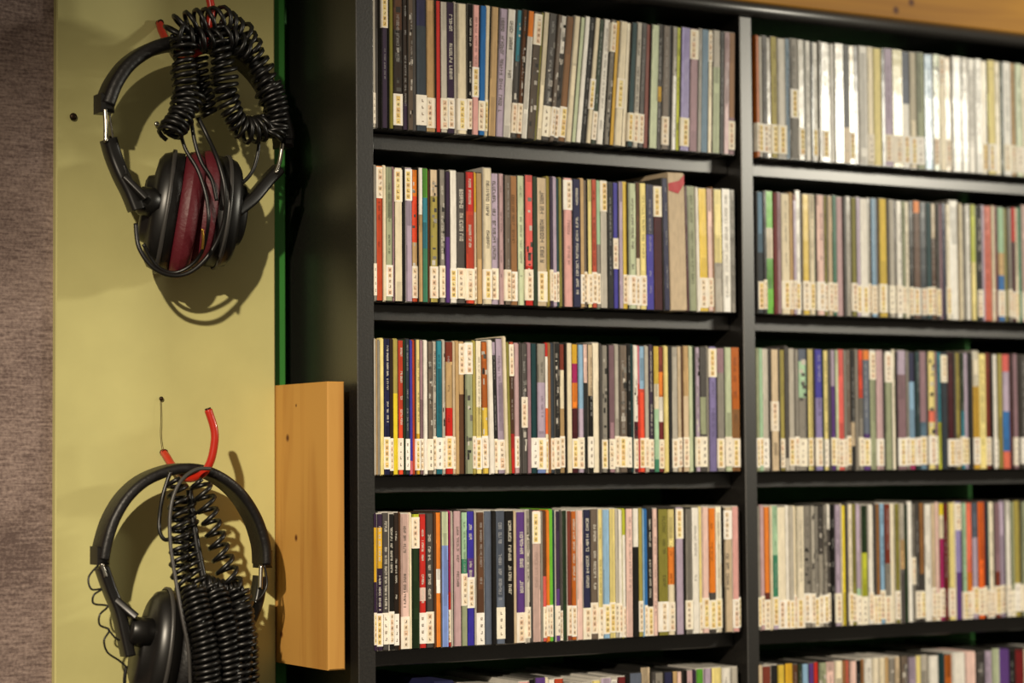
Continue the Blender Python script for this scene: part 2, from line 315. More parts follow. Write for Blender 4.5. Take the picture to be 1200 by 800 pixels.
# rows: "right edge px : colours top to bottom (name, fraction where it ends) : flags"
# flags: - no sticker, t top sticker, m middle sticker, w / k white or dark lettering, x mottled print, y yellow sticker print, W plain white sticker,
#        +n / ~n taller / shorter by n mm
ROWS = {  # some pale tones on the top shelf are lamp glare put into the colour
(0, 1): (438, '''441:lgrey:W 444:dgrey:- 447:black:- 454:dpurple:ty 456:black:- 461:olive:- 472:brown,.25/dbrown:xy 478:dbrown,.8/dpurple:- 484:gbrown:-x 488:dgrey:- 500:navy,.2/dslate:W
 511:tan: 516:red:- 524:lgrey: 533:dpurple:w 536:lgrey:- 547:cream:y 553:black:w 561:pink:my 569:blue: 574:cream:y 583:tan:- 593:lilac:-k 603:white:-k 609:teal,.4/dgrey:x 615:brown:x 622:orange,.2/white:-
 631:gbrown:tx 634:olive:- 640:cream:- 650:dgrey:xW 654:gbrown:x 660:white,.3/dgrey:x 668:lbrown:y 675:cream:- 680:pgreen:- 686:bwhite:- 692:black:- 698:cream:my 704:dgreen: 712:white:- 718:grey:tx 723:gold:-
 732:cream:my 738:pcream:- 744:dteal:y 750:lgrey:k 756:dgrey: 762:rbrown:- 771:pgreen:- 777:dgrey,.5/gold,.62/dgrey:- 785:gbrown: 788:black:- 793:lgrey,.4/bwhite:- 798:ygreen:- 808:lav:y 818:mauve:t 822:grey:-
 830:sblue:- 835:cream:t 843:lgrey,.3/pgreen:- 848:black:- 854:pmauve:- 862:lbrown,.7/mauve:'''),
(1, 1): (886, '''889:dorange: 894:lgrey:y 900:dgrey:k 904:lgrey:W 911:golive:y 921:lgrey:y 926:sblue:- 935:grey:my 942:lgrey:y 944:dgreen:- 951:bwhite:- 953:black:- 960:bwhite:y 962:grey:- 970:bwhite:y 974:lgrey:- 978:bwhite:-
 988:white:- 995:black,.7/beige:- 1001:pcream:y 1006:dgrey:- 1016:bwhite:- 1023:cream:W 1033:ycream:- 1036:black:- 1045:lilac: 1057:golive: 1066:slate,.45/bwhite:y 1074:cream:y 1083:sage:W 1092:lblue:- 1094:black:- 1101:pgreen:x
 1108:cream:t 1115:beige: 1126:bwhite:- 1133:lgrey,.3/bwhite:- 1143:white:- 1150:bwhite:- 1157:pcream:y 1166:ycream:y 1172:cream:- 1176:dgreen:- 1185:bwhite: 1190:tan: 1198:pgreen:W 1206:cream:
 1213:white: 1220:beige: 1228:lgrey: 1236:cream:'''),
(0, 2): (438, '''441:grey:W 449:orange,.1/rust:t 452:cream:- 460:sage: 463:mauve:- 472:cream:ty 475:black:- 483:lilac:ty 490:orange,.2/ored,.55/tan,.8/rust:x 495:white,.35/tan:- 502:green,.22/teal,.6/gteal:- 504:brown:- 513:beige,.2/golive:x
 515:black:- 521:grey:wx 527:dpurple,.5/purple:- 535:white:y 546:dgrey:w 556:red,.3/ored:w 559:gold,.3/beige: 566:tan:- 576:cream:ky+4 585:lilac:k 591:pmauve:- 598:gbrown: 607:lbrown: 615:pgreen:-
 624:pred,.7/red:x 630:dgreen:- 642:beige:ky 645:golive:- 648:dpurple: 652:lilac:k 656:dteal: 659:olive:- 661:dbrown:- 671:pink:t 680:navy:-w 684:tan: 689:gbrown: 694:ycream: 700:rust: 704:mint,.5/grey: 712:lgrey:ty
 719:black:- 725:indigo:m 730:lilac:- 736:gyellow: 745:pgreen:k 750:brown,.6/cream: 758:ycream: 767:navy,.4/indigo:- 777:maroon:ty 784:navy:-+6 803:beige:-+12 806:maroon:- 816:sage:- 819:white:- 829:gyellow: 835:ppink:
 837:lbrown:- 846:ycream,.6/lgrey:- 856:bwhite:- 862:grey:-'''),
(1, 2): (886, '''888:black:- 895:sblue,.5/dslate:y 898:black: 907:bgreen,.3/cream,.55/green,.8/bgreen:- 911:dred:- 916:mauve:- 926:cream:y 930:tan: 933:dred,.05/lilac: 939:bwhite:y+4 941:dgrey:- 948:gyellow: 955:cream:y 957:dgreen:-
 966:ppink: 970:olive: 975:beige: 980:gteal: 989:pmauve:- 992:dgrey:- 997:lgrey:- 1003:olive: 1008:lilac:y 1018:white:y 1021:grey: 1027:lblue: 1030:gbrown:- 1039:gyellow:y 1041:dgrey:- 1048:lgrey:W 1050:dgrey:- 1057:white:W 1061:sage:
 1066:pcream:- 1071:black: 1078:orange,.1/brown:y 1080:black:- 1086:dslate: 1092:dteal:y 1097:beige,.3/brown: 1101:dgrey:y 1104:mauve:- 1108:navy:- 1113:pcream:y 1124:bwhite:-+3 1127:cream:- 1132:grey:- 1137:white:- 1143:ygreen,.5/ycream:-
 1145:dgreen:- 1151:black:w 1154:lilac:- 1162:coral:- 1165:cream: 1168:dred:- 1176:mint,.4/tan,.6/blue: 1181:olive:- 1185:grey: 1190:red,.3/maroon: 1194:cream:y 1197:gteal:- 1204:ppink:+4
 1212:grey: 1220:cream: 1228:slate: 1236:white:'''),
(0, 3): (438, '''440:lgrey:- 443:tan:- 446:grey:- 450:ycream:- 457:navy:wy 461:dbrown:w 466:golive,.4/yellow:- 472:ored:wW 476:dgreen:- 481:dslate:W 484:indigo,.9/dpink:- 487:rust:- 492:ycream,.7/gold:y 497:mauve: 501:white:-
 507:gbrown:kxW 512:lgrey:k 519:teal:W 522:lgrey:kx 531:rbrown,.15/tan,.5/red:y 534:beige: 538:tan:- 545:tan,.4/brown:t 554:sage:tx 558:golive: 565:pcream,.5/ycream:y 573:dorange,.5/gyellow:x 578:white:-+2 583:lilac,.1/black,.8/cream:
 591:lilac:+4 594:cream:-+4 598:olive:- 604:rust,.2/brown,.7/red:t 609:pmauve:k 611:dgrey:- 618:dgrey:mx 622:mauve:- 629:dteal:W 639:grey,.3/lilac,.8/peri:y 642:red,.1/white,.5/borange,.7/cream:y 646:lbrown:- 650:dslate:
 656:black:kx 662:rbrown,.2/cream,.5/tan: 664:black:- 670:cream:- 677:gold,.15/magenta,.3/orange,.5/maroon:y 684:lblue,.5/lilac: 689:ppink,.3/black:- 695:beige,.4/black:W 703:pcream:-+2 705:dgrey:- 712:grey:xy 714:black:-
 721:mauve: 726:lgrey: 735:gbrown:yx 740:black:W 743:dteal:- 747:white,.6/maroon:x 750:dpink,.3/red:- 757:lblue,.34/ored:y 761:lgrey: 766:dpurple:w 772:gyellow,.3/cream,.5/mint,.9/gteal:- 779:rbrown,.2/orange,.4/white,.6/dred:
 783:ycream:- 787:black:- 794:lgrey: 799:beige: 801:brown:- 808:tan,.4/beige: 812:pgreen:- 815:dgreen:- 820:lilac:x 828:dgrey,.4/sage,.7/dgrey:W 831:grey:- 840:lav:ty 848:mauve,.2/grey:y 850:dgrey:- 858:pgreen:W 868:dorange,.5/lbrown:y'''),
(1, 3): (887, '''890:sage:y 894:mint:y 901:lgrey:W 904:dgrey:- 912:beige:m 914:dgrey:- 920:golive: 924:dgrey,.9/lgrey:-+3 931:lgrey:y 936:grey: 946:slate,.1/mint,.4/grey:xW 948:black:- 954:ycream:y 955:dgrey:- 963:indigo,.4/lav: 965:dgreen:-
 971:ycream:W 974:dgrey:- 979:lilac,.3/purple:y 983:pgreen: 990:pred: 993:grey: 998:gbrown:y 1003:black,.6/beige,.8/black:- 1006:grey:- 1011:ored,.4/grey: 1020:orange,.08/slate,.7/purple:y 1027:white,.2/sage:t 1035:pmauve: 1038:black:-
 1046:white,.2/sage:t 1050:pcream:-+2 1052:black:- 1062:lilac,.2/mauve:y 1066:grey: 1073:navy,.25/lblue,.8/magenta:y 1078:dteal: 1086:mauve,.6/sblue:y 1088:dgrey:- 1096:ycream,.5/coral,.6/ycream:x 1100:mauve:W 1104:teal,.6/ygreen:-
 1111:dslate:t 1118:maroon,.9/black:y 1120:dgrey: 1126:golive: 1130:dgreen,.5/teal:y 1135:lilac:y 1140:black:- 1147:pcream,.3/gold:+3 1155:ycream:- 1161:rbrown: 1164:black:- 1169:white:W 1175:golive:- 1183:pred,.15/lilac,.5/blue,.85/coral:-
 1188:maroon:- 1193:mauve:W 1196:dbrown:- 1204:dgrey:W 1212:cream: 1220:rust: 1228:grey: 1236:white:'''),
(0, 4): (438, '''441:dpurple,.1/gold,.5/dpurple:y 448:dpurple,.1/gold,.4/dpurple:wy 456:dgrey:wW 462:black:w 468:dbrown:wW 470:brown:- 480:ppink:k 483:cream:- 492:ygreen,.08/dgreen,.5/dgreen:t 500:red,.55/ppink,.65/red:wW 509:dgrey:w 511:brown:-
 517:orange,.42/white,.6/orange:- 525:pgreen,.25/peri:- 529:magenta,.6/red: 531:lgrey:- 540:pmauve:k-+2 547:mint,.35/gteal,.5/sage:m 556:indigo,.35/purple,.5/indigo:mw 559:lgrey:- 568:brown:W 577:slate:- 581:black:- 592:slate:W
 603:black:w- 606:beige:- 616:purple:w 621:lgrey:kx 624:dgrey:- 634:ppink:ty 637:grey:- 641:brown,.5/pred: 644:orange: 648:bgreen: 651:dteal:- 656:dpurple,.6/purple:W 660:dgrey:w 665:dgreen:- 670:rbrown: 676:dorange:w 683:ppink:-
 692:navy:w 701:gbrown:w 706:ycream: 714:lblue:y 721:ycream:y 726:lgrey: 730:white: 733:ygreen,.2/white:k 741:ppink:- 748:white,.3/black:- 753:golive: 755:lblue:- 759:blue: 765:black:wy 771:ppink:- 782:olive: 790:ycream,.3/orange,.6/cream:
 792:dgrey:- 801:lilac:ty 803:black:- 811:grey: 820:white:- 823:ycream: 831:ppink:y 839:orange,.68/dgrey:y 846:pcream:y 848:black:- 858:beige:tk 865:pink: 868:dbrown:y'''),
(1, 4): (889, '''892:grey:y 896:pmauve: 903:orange,.7/rbrown: 905:cream:- 912:mint,.4/gteal,.8/lilac:y 922:pcream: 926:white:y 930:lgrey:y 933:cream: 942:pcream:y 950:grey:x 955:lgrey:x 960:grey:xy 965:dgrey,.4/lgrey:x 970:grey:xy 973:white,.2/dgrey:x
 978:black:- 985:lilac: 988:cream:- 992:yellow:- 994:dgrey:- 999:pcream:y 1004:olive: 1009:lilac,.7/mint:W 1016:dgreen,.4/ygreen:W 1018:grey:- 1024:white: 1027:dgrey:y 1031:lbrown:y 1037:lblue: 1044:rbrown,.5/grey: 1050:pcream:- 1055:olive:
 1060:lgrey,.3/tan,.55/dgrey:- 1064:dgreen:- 1070:bwhite:-+3 1074:grey:m 1079:dgrey: 1084:lbrown,.6/dgrey:y 1092:white:- 1097:beige: 1102:ppink: 1107:yellow,.1/cream,.3/magenta: 1111:dred:- 1118:ycream: 1120:cream:- 1128:lav,.6/purple:t
 1133:mint:y 1140:coral,.6/orange: 1146:slate,.3/lilac:y 1153:borange: 1156:maroon: 1160:dteal: 1166:pcream: 1172:mauve,.6/rbrown:y 1178:lilac: 1180:black:- 1186:white:W 1190:sage:W 1197:golive:W 1204:sage: 1212:cream: 1220:slate: 1228:tan: 1236:white:'''),
(0, 5): (441, '''452:white:~6 470:pcream:-~8 484:grey:~9 497:cream:~10 510:dgrey:~8 532:navy:-+3 545:white:~9 558:cream:~8 570:beige:~8 583:pmauve:~5 596:pmauve:-~4 608:tan:~5 621:pink:-~1 627:black:- 639:purple:w+2 643:cream:- 650:white:- 661:rust,.1/white:
 672:cream:~6 683:dpurple:~6 694:gbrown:~5 704:ycream:~5 716:lilac:~2 724:white:~4 734:dred:~2 738:black:- 752:slate:w 763:beige:+5 768:dgrey:- 778:grey:x 788:navy: 794:tan: 800:ppink: 805:black: 812:pmauve: 816:dpurple:- 824:green:- 834:lilac: 846:ycream:
 857:white:- 866:lgrey:-'''),
(1, 5): (889, '''893:beige:- 903:rbrown,.3/slate: 911:black:- 920:gyellow: 929:gold,.5/orange:- 935:brown:- 940:dgreen:- 948:lblue,.3/lilac:- 954:purple: 959:red: 968:sage:x 978:ppink: 987:cream: 991:lbrown: 996:coral:- 1004:ppink: 1010:black:- 1014:lbrown: 1023:white:
 1030:pcream: 1037:cream:- 1042:tan: 1050:grey:x 1056:beige: 1064:gbrown:x 1073:lilac: 1079:ycream: 1088:lgrey:- 1100:white: 1108:dteal:- 1116:dorange:- 1130:white: 1144:ppink:- 1154:dgrey:x 1163:lilac: 1172:pgreen:+3 1184:purple:- 1190:black:- 1200:dred: 1209:cream: 1218:grey: 1230:white:'''),
}
LEAN = {(0, 1): [(438, 0), (540, 0), (575, 2), (620, 4.5), (690, 6), (730, 4), (770, 2.2), (862, 1.2)],
        (0, 3): [(438, 0), (560, 0), (578, -1.2), (596, -1.2), (606, 0), (868, 0)],
        (0, 2): [(438, 0), (770, 0), (784, -1.2), (862, 0)]}
def interp(tab, x):
    for (a, u), (b, v) in zip(tab, tab[1:]):
        if a <= x <= b: return u + (v-u)*(x-a)/(b-a)
    return 0.0

ORD = ['first', 'second', 'third', 'fourth', 'fifth', 'sixth', 'seventh', 'eighth', 'ninth', 'tenth', 'eleventh', 'twelfth', 'thirteenth', 'fourteenth', 'fifteenth', 'sixteenth', 'seventeenth', 'eighteenth', 'nineteenth']
def ordinal(n):
    if n < 20: return ORD[n-1]
    t = ['twent', 'thirt', 'fort', 'fift', 'sixt'][n//10-2]
    return t + 'ieth' if n % 10 == 0 else t + 'y-' + ORD[n % 10 - 1]
ROWW = {1: 'top', 2: 'second', 3: 'third', 4: 'fourth', 5: 'lowest'}

def parse(key):
    x0, s = ROWS[key]; out = []; prev = x0
    zc = rowz[key[1]] + .0625
    for tok in s.split():
        a, cs, fl = tok.split(':')
        a = float(a); bands = []
        for b in cs.split('/'):
            q = b.split(','); bands.append((q[0], float(q[1]) if len(q) > 1 else 1.0))
        dh = 0.0
        for sgn, ch in ((1, '+'), (-1, '~')):
            if ch in fl:
                i = fl.index(ch); dh = sgn*float(fl[i+1:]); fl = fl[:i]
        zpx = {1: 110, 2: 290, 3: 480, 4: 665, 5: 800}[key[1]]
        out.append(dict(key=key, a=at(prev, zpx, 0).x, b=at(a, zpx, 0).x, px=(prev, a), bands=bands, fl=fl, dh=dh/1000))
        prev = a
    for i, d in enumerate(out):
        d['i'] = i; d['n'] = len(out)
        d['lean'] = math.radians(interp(LEAN[key], sum(d['px'])/2)) if key in LEAN else 0.0
    for i, d in enumerate(out):
        d['trim'] = min(.0007, .5*sum(abs(d['lean']-out[j]['lean'])*.0625 for j in (max(i-1, 0), min(i+1, len(out)-1))))
    return out

def shade(c, k): return tuple(min(1, max(0, x*k)) for x in c)

def disc_meshes(d, rng):
    """mesh builders for one case: shell, spine card, sticker, call number, lettering"""
    w = d['b'] - d['a'] - .00022 - d['trim']; h = .1250 + d['dh'] + rng.uniform(-.0011, .0009)
    row1 = d['key'][1] == 1
    wide = w > .014
    base = [(lin(P[n_]), e) for n_, e in d['bands']]
    avg = sum(base[0][0])/3
    thin = w < .0042
    rough = rng.choice([.3, .42, .55]) if not row1 else rng.choice([.22, .3, .42, .5])
    g = rng.choice([.01, .02, .04, .10]) if avg < .4 else rng.choice([.015, .04, .10, .32])
    if d['key'][1] >= 4 and any(a <= d['px'][1] <= b for a, b in ((448, 483), (566, 622), (655, 740), (822, 868), (889, 912), (1010, 1060))): g = .5
    shell_c = (g*1.02, g*.97, g*.88, .25) if not (thin or wide) else (*shade(base[0][0], .8), rough)
    sh = MB(); sh.cbox(-w/2, w/2, .0010, .1415, 0, h, min(.0005, w*.12), shell_c)
    # spine card with its colour bands and narrow side strips
    sp = MB(); iw = w - (.0002 if (thin or wide) else .0011); z = h - .0010; zb_ = .0010; H = z - zb_
    top = z
    strips = [(-iw/2, iw/2, 1.0)]
    if not thin:
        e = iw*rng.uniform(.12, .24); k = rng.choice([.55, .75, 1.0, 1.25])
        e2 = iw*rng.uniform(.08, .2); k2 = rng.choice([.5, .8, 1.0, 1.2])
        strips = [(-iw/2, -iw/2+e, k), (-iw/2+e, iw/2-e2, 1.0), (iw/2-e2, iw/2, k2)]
    for c, e_ in base:
        zz = z - H*e_
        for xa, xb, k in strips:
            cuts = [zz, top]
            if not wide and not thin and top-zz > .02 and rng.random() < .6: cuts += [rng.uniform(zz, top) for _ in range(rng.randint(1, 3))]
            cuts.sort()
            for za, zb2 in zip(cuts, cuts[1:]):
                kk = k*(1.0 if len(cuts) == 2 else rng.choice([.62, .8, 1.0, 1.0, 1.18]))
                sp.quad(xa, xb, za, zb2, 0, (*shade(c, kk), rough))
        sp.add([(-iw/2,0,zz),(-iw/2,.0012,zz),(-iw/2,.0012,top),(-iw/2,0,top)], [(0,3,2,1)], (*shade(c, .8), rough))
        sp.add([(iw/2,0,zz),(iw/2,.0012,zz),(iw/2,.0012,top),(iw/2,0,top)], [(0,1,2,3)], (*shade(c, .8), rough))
        top = zz
    sp.add([(-iw/2,0,z),(iw/2,0,z),(iw/2,.0012,z),(-iw/2,.0012,z)], [(0,1,2,3)], (*shade(base[0][0], .9), rough))
    sp.add([(-iw/2,0,zb_),(iw/2,0,zb_),(iw/2,.0012,zb_),(-iw/2,.0012,zb_)], [(3,2,1,0)], (*shade(base[-1][0], .9), rough))
    fl = d['fl']
    if 'x' in fl:
        for _ in range(14):
            zc = rng.uniform(.004, h-.012); xc = rng.uniform(-iw/2, iw/4); g = rng.choice([.03, .08, .2, .45, .6])
            sp.quad(xc, min(iw/2, xc+rng.uniform(.2, .6)*iw), zc, zc+rng.uniform(.001, .006), -.00008, (g, g*.94, g*.85, rough))
    # sticker
    st = None; cn = None; sz = None
    if '-' not in fl:
        sh_ = rng.uniform(.0280, .0300)
        if 't' in fl: s0 = h - sh_ - rng.uniform(.0015, .004)
        elif 'm' in fl: s0 = h*.36 - rng.uniform(0, .012)
        else: s0 = rng.uniform(.0040, .0062)
        if 't' not in fl and 'm' not in fl and d['key'][1] == 4 and rng.random() < .3: s0 = .001
        sz = (s0, s0+sh_)
        c = lin(rng.choice(['#f8f1e4', '#f8f1df', '#f4ebdc', '#f9f5ee'])); hw = w/2 + .00004
        st = MB(); st.box(-hw, hw, -.00035, .009, s0, s0+sh_, (*c, .6))
        cn = MB(); n_ = 5 if 'W' not in fl else 4
        cw = min(w*.30, .0021); off = rng.uniform(-.1, .15)*w; dz = sh_/(n_+.6)
        for k in range(n_):
            zc = s0 + sh_ - dz*(k+.85)
            if 'W' not in fl:
                cc = lin(rng.choice(['#efd488', '#ebcb80', '#e8c488', '#f3e0a0'])) if 'y' in fl else lin(rng.choice(['#efdcc0', '#ead2b0', '#e8c8ac', '#eee0cc']))
                cn.quad(off-cw, off+cw, zc-dz*.46, zc+dz*.46, -.0004, (*cc, .6))
            ink = lin(rng.choice(['#6a5440', '#80664c', '#5a4c44']))
            a_ = cw*.45
            cn.quad(off-a_, off+a_, zc-dz*.22, zc-dz*.10, -.00046, (*ink, .6))
            if rng.random() < .7: cn.quad(off-a_, off-a_*.3, zc-dz*.10, zc+dz*.2, -.00046, (*ink, .6))
            if rng.random() < .6: cn.quad(off+a_*.2, off+a_, zc-dz*.05, zc+dz*.22, -.00046, (*ink, .6))
    # lettering that runs down the spine
    le = None
    strong = 'w' in fl or 'k' in fl
    if w > .0042 and (strong or rng.random() < .42):
        le = MB()
        def ink_for(zc):
            f = 1 - (zc - zb_)/H; c = base[-1][0]
            for cc, e_ in base:
                if f <= e_: c = cc; break
            l_ = sum(c)/3
            if 'w' in fl: return (.62, .59, .52)
            if 'k' in fl: return (.12, .105, .09)
            k = .35
            return tuple(x*(1-k)+.75*k for x in c) if l_ < .16 else tuple(x*(1-.5) for x in c)
        size = w*rng.uniform(.30, .42) if strong else w*rng.uniform(.22, .36)
        zc = h - rng.uniform(.006, .02); end = rng.uniform(.036, .06) if '-' not in fl else rng.uniform(.012, .05)
        xo = rng.uniform(-.08, .12)*w; adv = size*rng.uniform(.62, .85)
        while zc > end:
            L = rng.randint(3, 8)
            for _ in range(L):
                if zc <= end: break
                if sz and sz[0]-adv < zc < sz[1]+adv*.3: zc -= adv; continue
                ik = (*ink_for(zc), .5); bw = adv*.22; x0_, x1_ = xo-size/2, xo+size/2; q = rng.random(); yy = -.00016
                # strokes of a letter lying on its side
                if q < .8: sp_ = le.quad(x0_, x1_, zc-bw, zc, yy, ik)
                if q > .25: le.quad(x0_, x1_, zc-adv*.78, zc-adv*.78+bw, yy, ik)
                if rng.random() < .6: le.quad(x1_-size*.2, x1_, zc-adv*.78, zc, yy-.00001, ik)
                if rng.random() < .5: le.quad(xo-size*.1, xo+size*.1, zc-adv*.78, zc, yy-.00001, ik)
                if rng.random() < .45: le.quad(x0_, x0_+size*.2, zc-adv*.78, zc, yy-.00001, ik)
                zc -= adv
            zc -= adv*rng.uniform(.6, 1.8)
            if rng.random() < .22: zc -= rng.uniform(.006, .02)
        if len(le.f) < 8: le = None
    return sh, sp, st, cn, le, w, h

def transform(d, w, rng):
    k = d['key']; lean = d['lean']
    x = (d['a']+d['b'])/2 - math.tan(lean)*.0625
    dy = rng.uniform(-.0012, .0016)
    return Vector((x, dy, rowz[k[1]] + abs(math.sin(lean))*w/2)), lean

everything = [d for k in ROWS for d in parse(k)]
def area(d): return (d['px'][1]-d['px'][0]) * (125 if d['key'][1] != 5 else 18) * (1.0 if d['px'][0] < 1200 else 0)
big = sorted(everything, key=area, reverse=True)[:300]
bigids = {id(d) for d in big}
rest = MB()
GRP = {0: 'disc cases in the bay beside the end panel', 1: 'disc cases in the bay beyond the middle upright'}
for d in everything:
    rng = random.Random(f"{d['key']}{d['i']}")
    sh, sp, st, cn, le, w, h = disc_meshes(d, rng)
    loc, lean = transform(d, w, rng)
    if id(d) in bigids:
        root = empty('disc_case', loc, (rng.uniform(0, .004), lean, rng.uniform(-.0015, .0015)))
        cols = [word(c[0]) for c in d['bands']]
        cols = list(dict.fromkeys(cols))[:2]
        look = ' and '.join(cols)
        wide = w > .014
        fl = d['fl']
        if 'w' in fl: look2 = 'disc case, pale lettering'
        elif 'k' in fl: look2 = 'disc case, dark lettering'
        elif 't' in fl: look2 = 'disc case, sticker near top'
        elif 'm' in fl: look2 = 'disc case, sticker halfway'
        elif 'x' in fl: look2 = 'mottled disc case'
        else: look2 = 'disc case'
        n, i, b = d['n'], d['i'], d['key'][0]
        if b == 0 and i < n/2: pos = f'{ordinal(i+1)} from end panel'
        elif b == 0: pos = f'{ordinal(n-i)} left of middle upright'
        else: pos = f'{ordinal(i+1)} right of middle upright'
        if wide and d['key'] == (0, 2):
            lab = 'wide tall pale disc box with red patch near its top, second shelf'
        else: lab = f"{look} {look2}, {pos}, {ROWW[d['key'][1]]} shelf"
        tag(root, lab, 'disc case', GRP[b])
        sh.build('case_shell', CASE, root); sp.build('spine_card', CASE, root)
        if st:
            s_ = st.build('sticker', CASE, root); cn.build('call_number', CASE, s_)
        if le: le.build('lettering', CASE, root)
        if wide and d['key'] == (0, 2):
            q = MB(); q.add([(-w*.5, -.0006, h-.018), (w*.1, -.0006, h-.021), (w*.5, -.0006, h-.011), (w*.5, -.0006, h-.002), (w*.2, -.0006, h-.008), (-w*.5, -.0006, h-.011)], [(0, 1, 2, 3, 4, 5)], (*lin('#b81e2a'), .4))
            q.build('red_patch', CASE, root)
    else:
        R3 = Matrix.Translation(loc) @ Matrix.Rotation(lean, 4, 'Y')
        for q in (sh, sp, st, cn, le):
            if q:
                b0 = len(rest.v); rest.v += [tuple(R3 @ Vector(p)) for p in q.v]
                rest.f += [tuple(b0+i for i in f) for f in q.f]; rest.c += q.c; rest.m += q.m; rest.sm += q.sm
o = rest.build('remaining_disc_cases', CASE)
tag(o, 'thinnest disc cases tucked in among the others on every shelf', 'disc cases', kind='stuff')

# ------------------------------------------------------------------ hooks, nails
def smooth_path(pts, n=8):
    pts = [Vector(p) for p in pts]; out = []
    for i in range(len(pts)-1):
        p0 = pts[max(i-1, 0)]; p1 = pts[i]; p2 = pts[i+1]; p3 = pts[min(i+2, len(pts)-1)]
        for k in range(n):
            t = k/n
            out.append(.5*((2*p1) + (p2-p0)*t + (2*p0-5*p1+4*p2-p3)*t*t + (3*p1-p0-3*p2+p3)*t**3))
    out.append(pts[-1]); return out

def path_px(l, n=8): return smooth_path([at(a, b, y) for a, b, y in l], n)

def hook(label, pts, tip):
    root = empty('screw_hook', at(*pts[0])); tag(root, label, 'hook', 'red screw hooks in the painted board')
    inv = -root.location
    m = MB(); m.tube([p+inv for p in path_px(pts)], .0036, 10); m.build('vinyl_sleeve', REDV, root)
    p0 = at(*pts[0]) + inv
    m = MB(); m.tube([p0+Vector((0, .012, 0)), p0+Vector((0, -.003, 0))], .0024, 8)
    for k in range(4):
        m.tube([p0+Vector((0, .002-.0018*k, 0)), p0+Vector((0, .0028-.0018*k, 0))], .0031, 8)
    m.build('screw_thread', STEEL, root)
    q = [p+inv for p in path_px(pts)]
    m = MB(); dd = (q[-1]-q[-2]).normalized(); m.tube([q[-1]-dd*.0005, q[-1]+dd*.0016], .0030, 8); m.build('tip', STEEL, root)
    return root
hook('red vinyl screw hook holding the lower headphones, tip curling upward',
     [(192, 530, .106), (196, 536, .098), (204, 548, .084), (219, 560, .060), (236, 556, .044), (246, 542, .038), (251, 521, .036), (251, 503, .036), (244, 480, .038)], 1)
hook('red vinyl screw hook holding the upper headphones, tip above the picture',
     [(187, 27, .106), (190, 38, .098), (198, 52, .084), (212, 64, .060), (230, 62, .044), (241, 50, .038), (246, 28, .036), (247, 6, .036), (240, -18, .038)], 1)

def nail(px, py, r, label, mt, rod=.006):
    p = at(px, py, YB); root = empty('nail', p); tag(root, label, 'nail')
    m = MB(); m.lathe([(0, 0), (r, 0), (r, .0008), (r*.6, .0016), (0, .0018)], Matrix.Translation((0, -rod*.3, 0)) @ Matrix.Rotation(math.pi/2, 4, 'X'), 14); m.build('nail_head', mt, root, fix=True)
    m = MB(); m.tube([Vector((0, .01, 0)), Vector((0, -rod*.3, 0))], r*.4, 8); m.build('shank', mt, root)
nail(85, 137, .0034, 'dark screw head in painted board near the fabric wall', STEEL)
nail(182, 146, .0026, 'shiny nail head inside the upper headband loop', CHROME, .012)
nail(188, 467, .0020, 'small brown nail above the lower red hook with wire hanging', STEEL)
m = MB(); m.tube(path_px([(188, 468, .107), (188.4, 490, .106), (188, 510, .106), (190, 527, .103)]), .0003, 6)
tag(m.build('hanging_wire', STEEL), 'thin brown wire from small nail down to lower red hook', 'wire')

# ------------------------------------------------------------------ headphones
def coil(path, rad, pitch, wire, phase=0.0, jitter=0.1, seed=0, rads=None):
    """a helix about a smooth path"""
    rng = random.Random(seed)
    pts = smooth_path(path, 10); L = [0]
    for a, b in zip(pts, pts[1:]): L.append(L[-1] + (b-a).length)
    turns = L[-1]/pitch; N = int(turns*11); out = []; up = None; j = 0
    ph = [rng.uniform(-jitter, jitter) for _ in range(int(turns)+3)]
    for i in range(N+1):
        s = L[-1]*i/N
        while j < len(L)-2 and L[j+1] < s: j += 1
        f = (s-L[j])/max(1e-9, L[j+1]-L[j]); c = pts[j].lerp(pts[j+1], f)
        a0 = pts[max(j-1, 0)]; a1 = pts[min(j+2, len(pts)-1)]
        t = (a1-a0).normalized()
        if up is None: up = (Vector((0, -1, 0)) - t*t.y*-1); up = t.orthogonal() if up.length < 1e-3 else up
        up = (up - t*up.dot(t)).normalized(); w = t.cross(up)
        k = turns*i/N; r = rad*(1 + (ph[int(k)]*(1-k % 1) + ph[int(k)+1]*(k % 1)))
        a = 2*math.pi*k + phase
        out.append(c + (up*math.cos(a) + w*math.sin(a))*r + t*pitch*.3*math.sin(a)*.6)
    return out

def band_frames(pts, nrm=Vector((0, 1, 0))):
    out = []
    for i, p in enumerate(pts):
        t = (pts[min(i+1, len(pts)-1)] - pts[max(i-1, 0)]).normalized()
        rad = t.cross(nrm).normalized(); out.append((p, rad, nrm))
    return out

def rounded(a, b, c=.35, n=5):
    """rounded rectangle profile a x b"""
    r = min(a, b)*c; out = []
    for sx, sy, s0 in ((1, 1, 0), (-1, 1, 90), (-1, -1, 180), (1, -1, 270)):
        for k in range(n):
            th_ = math.radians(s0 + 90*k/(n-1)); out.append((sx*(a/2-r) + r*math.cos(th_), sy*(b/2-r) + r*math.sin(th_)))
    return out

def frame_matrix(c, axis, up=Vector((0, 0, 1))):
    z = axis.normalized(); x = (up - z*up.dot(z)).normalized(); y = z.cross(x)
    M4 = Matrix((x, y, z)).transposed().to_4x4(); M4.translation = c; return M4

